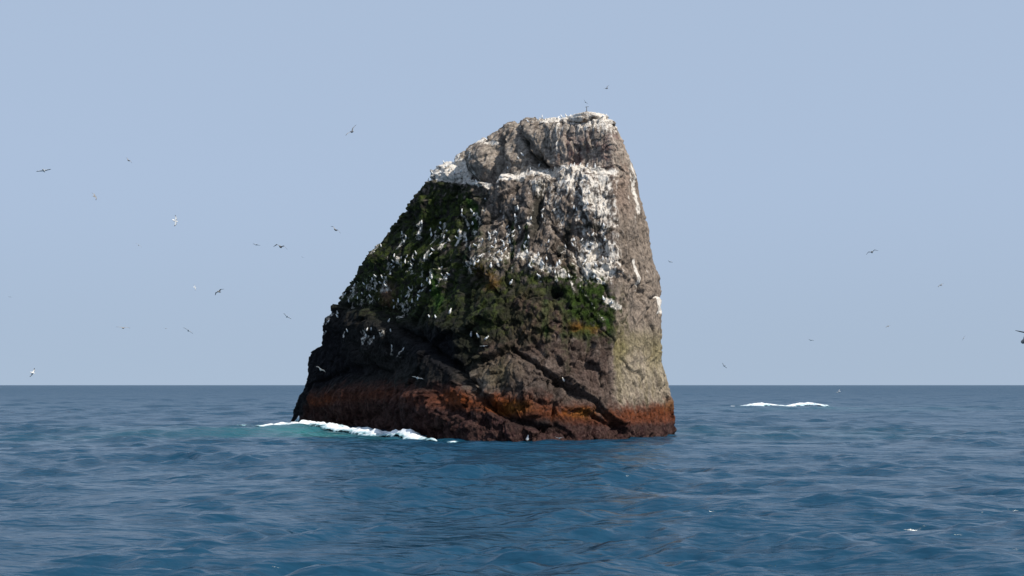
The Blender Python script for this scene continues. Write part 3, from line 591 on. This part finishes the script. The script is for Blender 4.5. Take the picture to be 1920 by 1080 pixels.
# birds in the air: x, y in the photo, wingspan in photo pixels, true span, heading, bank, wing raise, dark, label
FLY = [
 (660,247,30,1.3,70,-48,(25,5),1,'dark winged seabird banking steeply high in the sky left of the summit'),
 (241,301,17,1.1,160,-40,(30,-20),1,'faint grey seabird in a hooked pose high over the far left sky'),
 (82,320,26,1.1,20,-12,(12,-10),0,'faint pale seabird highest up at the far left of the sky'),
 (177,368,17,1.1,120,60,(10,-25),1,'grey seabird flying with drooped wings in the upper left sky'),
 (328,414,23,1.2,95,76,(4,-4),0,'bright white seabird with black wingtips turning on edge in the left sky'),
 (260,460,13,1.1,30,35,(15,-15),1,'tiny faint grey seabird below the bright turning one'),
 (481,459,14,1.1,80,10,(8,-5),0,'tiny white seabird just left of the arched dark gull'),
 (526,463,30,1.2,175,-12,(22,-38),1,'dark seabird gliding with arched wings midway left of the rock'),
 (567,482,7,.9,60,20,(10,-5),1,'tiny dark seabird dot right of the arched gliding one'),
 (629,431,26,1.2,150,-35,(24,-20),1,'dark winged seabird flying close to the left slope of the rock'),
 (365,539,13,1.1,110,62,(10,-10),0,'small faint seabird turning on edge left of the grey one'),
 (411,547,22,1.1,140,32,(12,-22),1,'grey seabird with spread wings over the middle of the left sky'),
 (538,594,18,1.1,60,38,(25,-5),0,'faint white seabird low in the sky near the foot of the left slope'),
 (231,615,25,1.2,10,4,(10,-3),1,'thin dark seabird gliding flat low over the left horizon'),
 (311,616,9,1.0,75,10,(12,-5),1,'tiny faint seabird between the flat gliding one and the white one'),
 (353,620,21,1.1,40,35,(10,-15),0,'faint white seabird slanting down low over the left horizon'),
 (61,699,19,1.1,100,-62,(20,-8),0,'white and dark seabird just above the horizon at the far left'),
 (19,557,7,1.0,60,0,(10,-5),0,'tiny white seabird near the left end of the sky'),
 (1138,166,15,1.0,70,-35,(45,15),1,'dark seabird flapping in the sky above the summit'),
 (1257,491,11,1.0,75,15,(15,-5),0,'small white seabird just right of the sunlit right face'),
 (1635,473,24,1.2,130,18,(22,-28),1,'brown winged seabird banking in the right hand sky'),
 (1764,535,14,1.1,45,-32,(10,-10),1,'faint grey seabird below and right of the brown winged one'),
 (1665,612,11,1.0,60,-25,(10,-10),1,'tiny faint grey seabird low in the right sky'),
 (1807,634,11,1.0,100,-60,(10,-10),1,'tiny grey seabird on edge low near the right end of the sky'),
 (1920,640,62,1.4,168,-62,(40,-42),1,'large dark winged seabird cut off by the right border'),
 (1521,638,12,1.1,60,10,(10,-5),0,'tiny pale seabird above the far line of surf'),
 (1358,686,13,1.1,60,50,(20,-5),0,'small white seabird low above the horizon right of the rock'),
 (1573,735,16,1.1,70,-30,(35,5),0,'white seabird skimming the sea just below the horizon'),
 (601,693,26,1.1,20,32,(25,-30),0,'white seabird flying across the black left corner of the rock'),
 (783,709,26,1.1,10,14,(12,-12),0,'white seabird gliding across the dark face above the orange weed'),
 (907,649,18,1.0,10,-4,(8,-4),0,'white seabird gliding just below the three perched in a row'),
 (1049,822,20,1.0,10,0,(28,6),0,'white seabird flying low over the water at the foot of the rock'),
 (1098,192,11,1.0,30,40,(20,5),1,'small dark seabird hovering right over the summit post')]
for (px, py, sp, tsp, hd, bank, el, dk, lb) in FLY:
    me = flying_mesh('flying_seabird', el, 14, dk)
    Y = tsp * F / sp
    if lb.startswith('white seabird') and 'rock' in lb or 'gliding' in lb and dk == 0: Y = 55 if py < 800 else 54.5
    if 'gliding just below' in lb: Y = 58
    if 'face above' in lb: Y = 57
    if px == 601: Y = 72
    sc_ = sp / F * Y * 1.0 / .98
    o = bpy.data.objects.new('flying_seabird', me); col.objects.link(o)
    o.location = px2w(px, py, Y); o.scale = (sc_,) * 3
    view = Vector((px - 960, F, 0)).normalized()
    # heading measured so that 0 flies away from the viewer; bank rolls about the body axis
    o.rotation_mode = 'XYZ'
    roll = Matrix.Rotation(R(bank), 4, 'Y'); pitch = Matrix.Rotation(R(-14 if dk == 0 else 8), 4, 'X')
    h2 = R(((hd + 90) % 180 - 90) * .45 + (180 if hd > 120 else 0))
    o.rotation_euler = (Matrix.Rotation(h2, 4, 'Z') @ pitch @ roll).to_euler()
    tag(o, lb, 'seabird', 'seabirds flying round the rock')

# weathered metal stump of the marker on the summit
mk = bpy.data.objects.new('summit_post', None); col.objects.link(mk)
d_ = drop(bc[0], bc[1]); mk.location = (bc[0], bc[1], max(bc[2] - .05, d_[0].z if d_[0] else 0))
tag(mk, 'slim weathered dark post with a short crosspiece standing on the white summit boulder', 'post')
MR_ = simple('rusted_iron', (.07, .06, .055), .7); BM_save = BM; BM = [MR_]
for nm, segs in (('post_shaft', [((0, 0, -.3), .035), ((0, 0, .52), .016)]), ('crosspiece', [((-.10, 0, .48), .012), ((.12, .02, .52), .012)]), ('lamp_bracket', [((0, 0, .05), .11), ((0, 0, .22), .07)])):
    B = MBld(); ax = Vector(segs[1][0]) - Vector(segs[0][0]); B.loft([ring(c, ax, r_, r_, 8) for c, r_ in segs], 0)
    o = bpy.data.objects.new(nm, B.mesh(nm, False)); col.objects.link(o); o.parent = mk
BM = BM_save
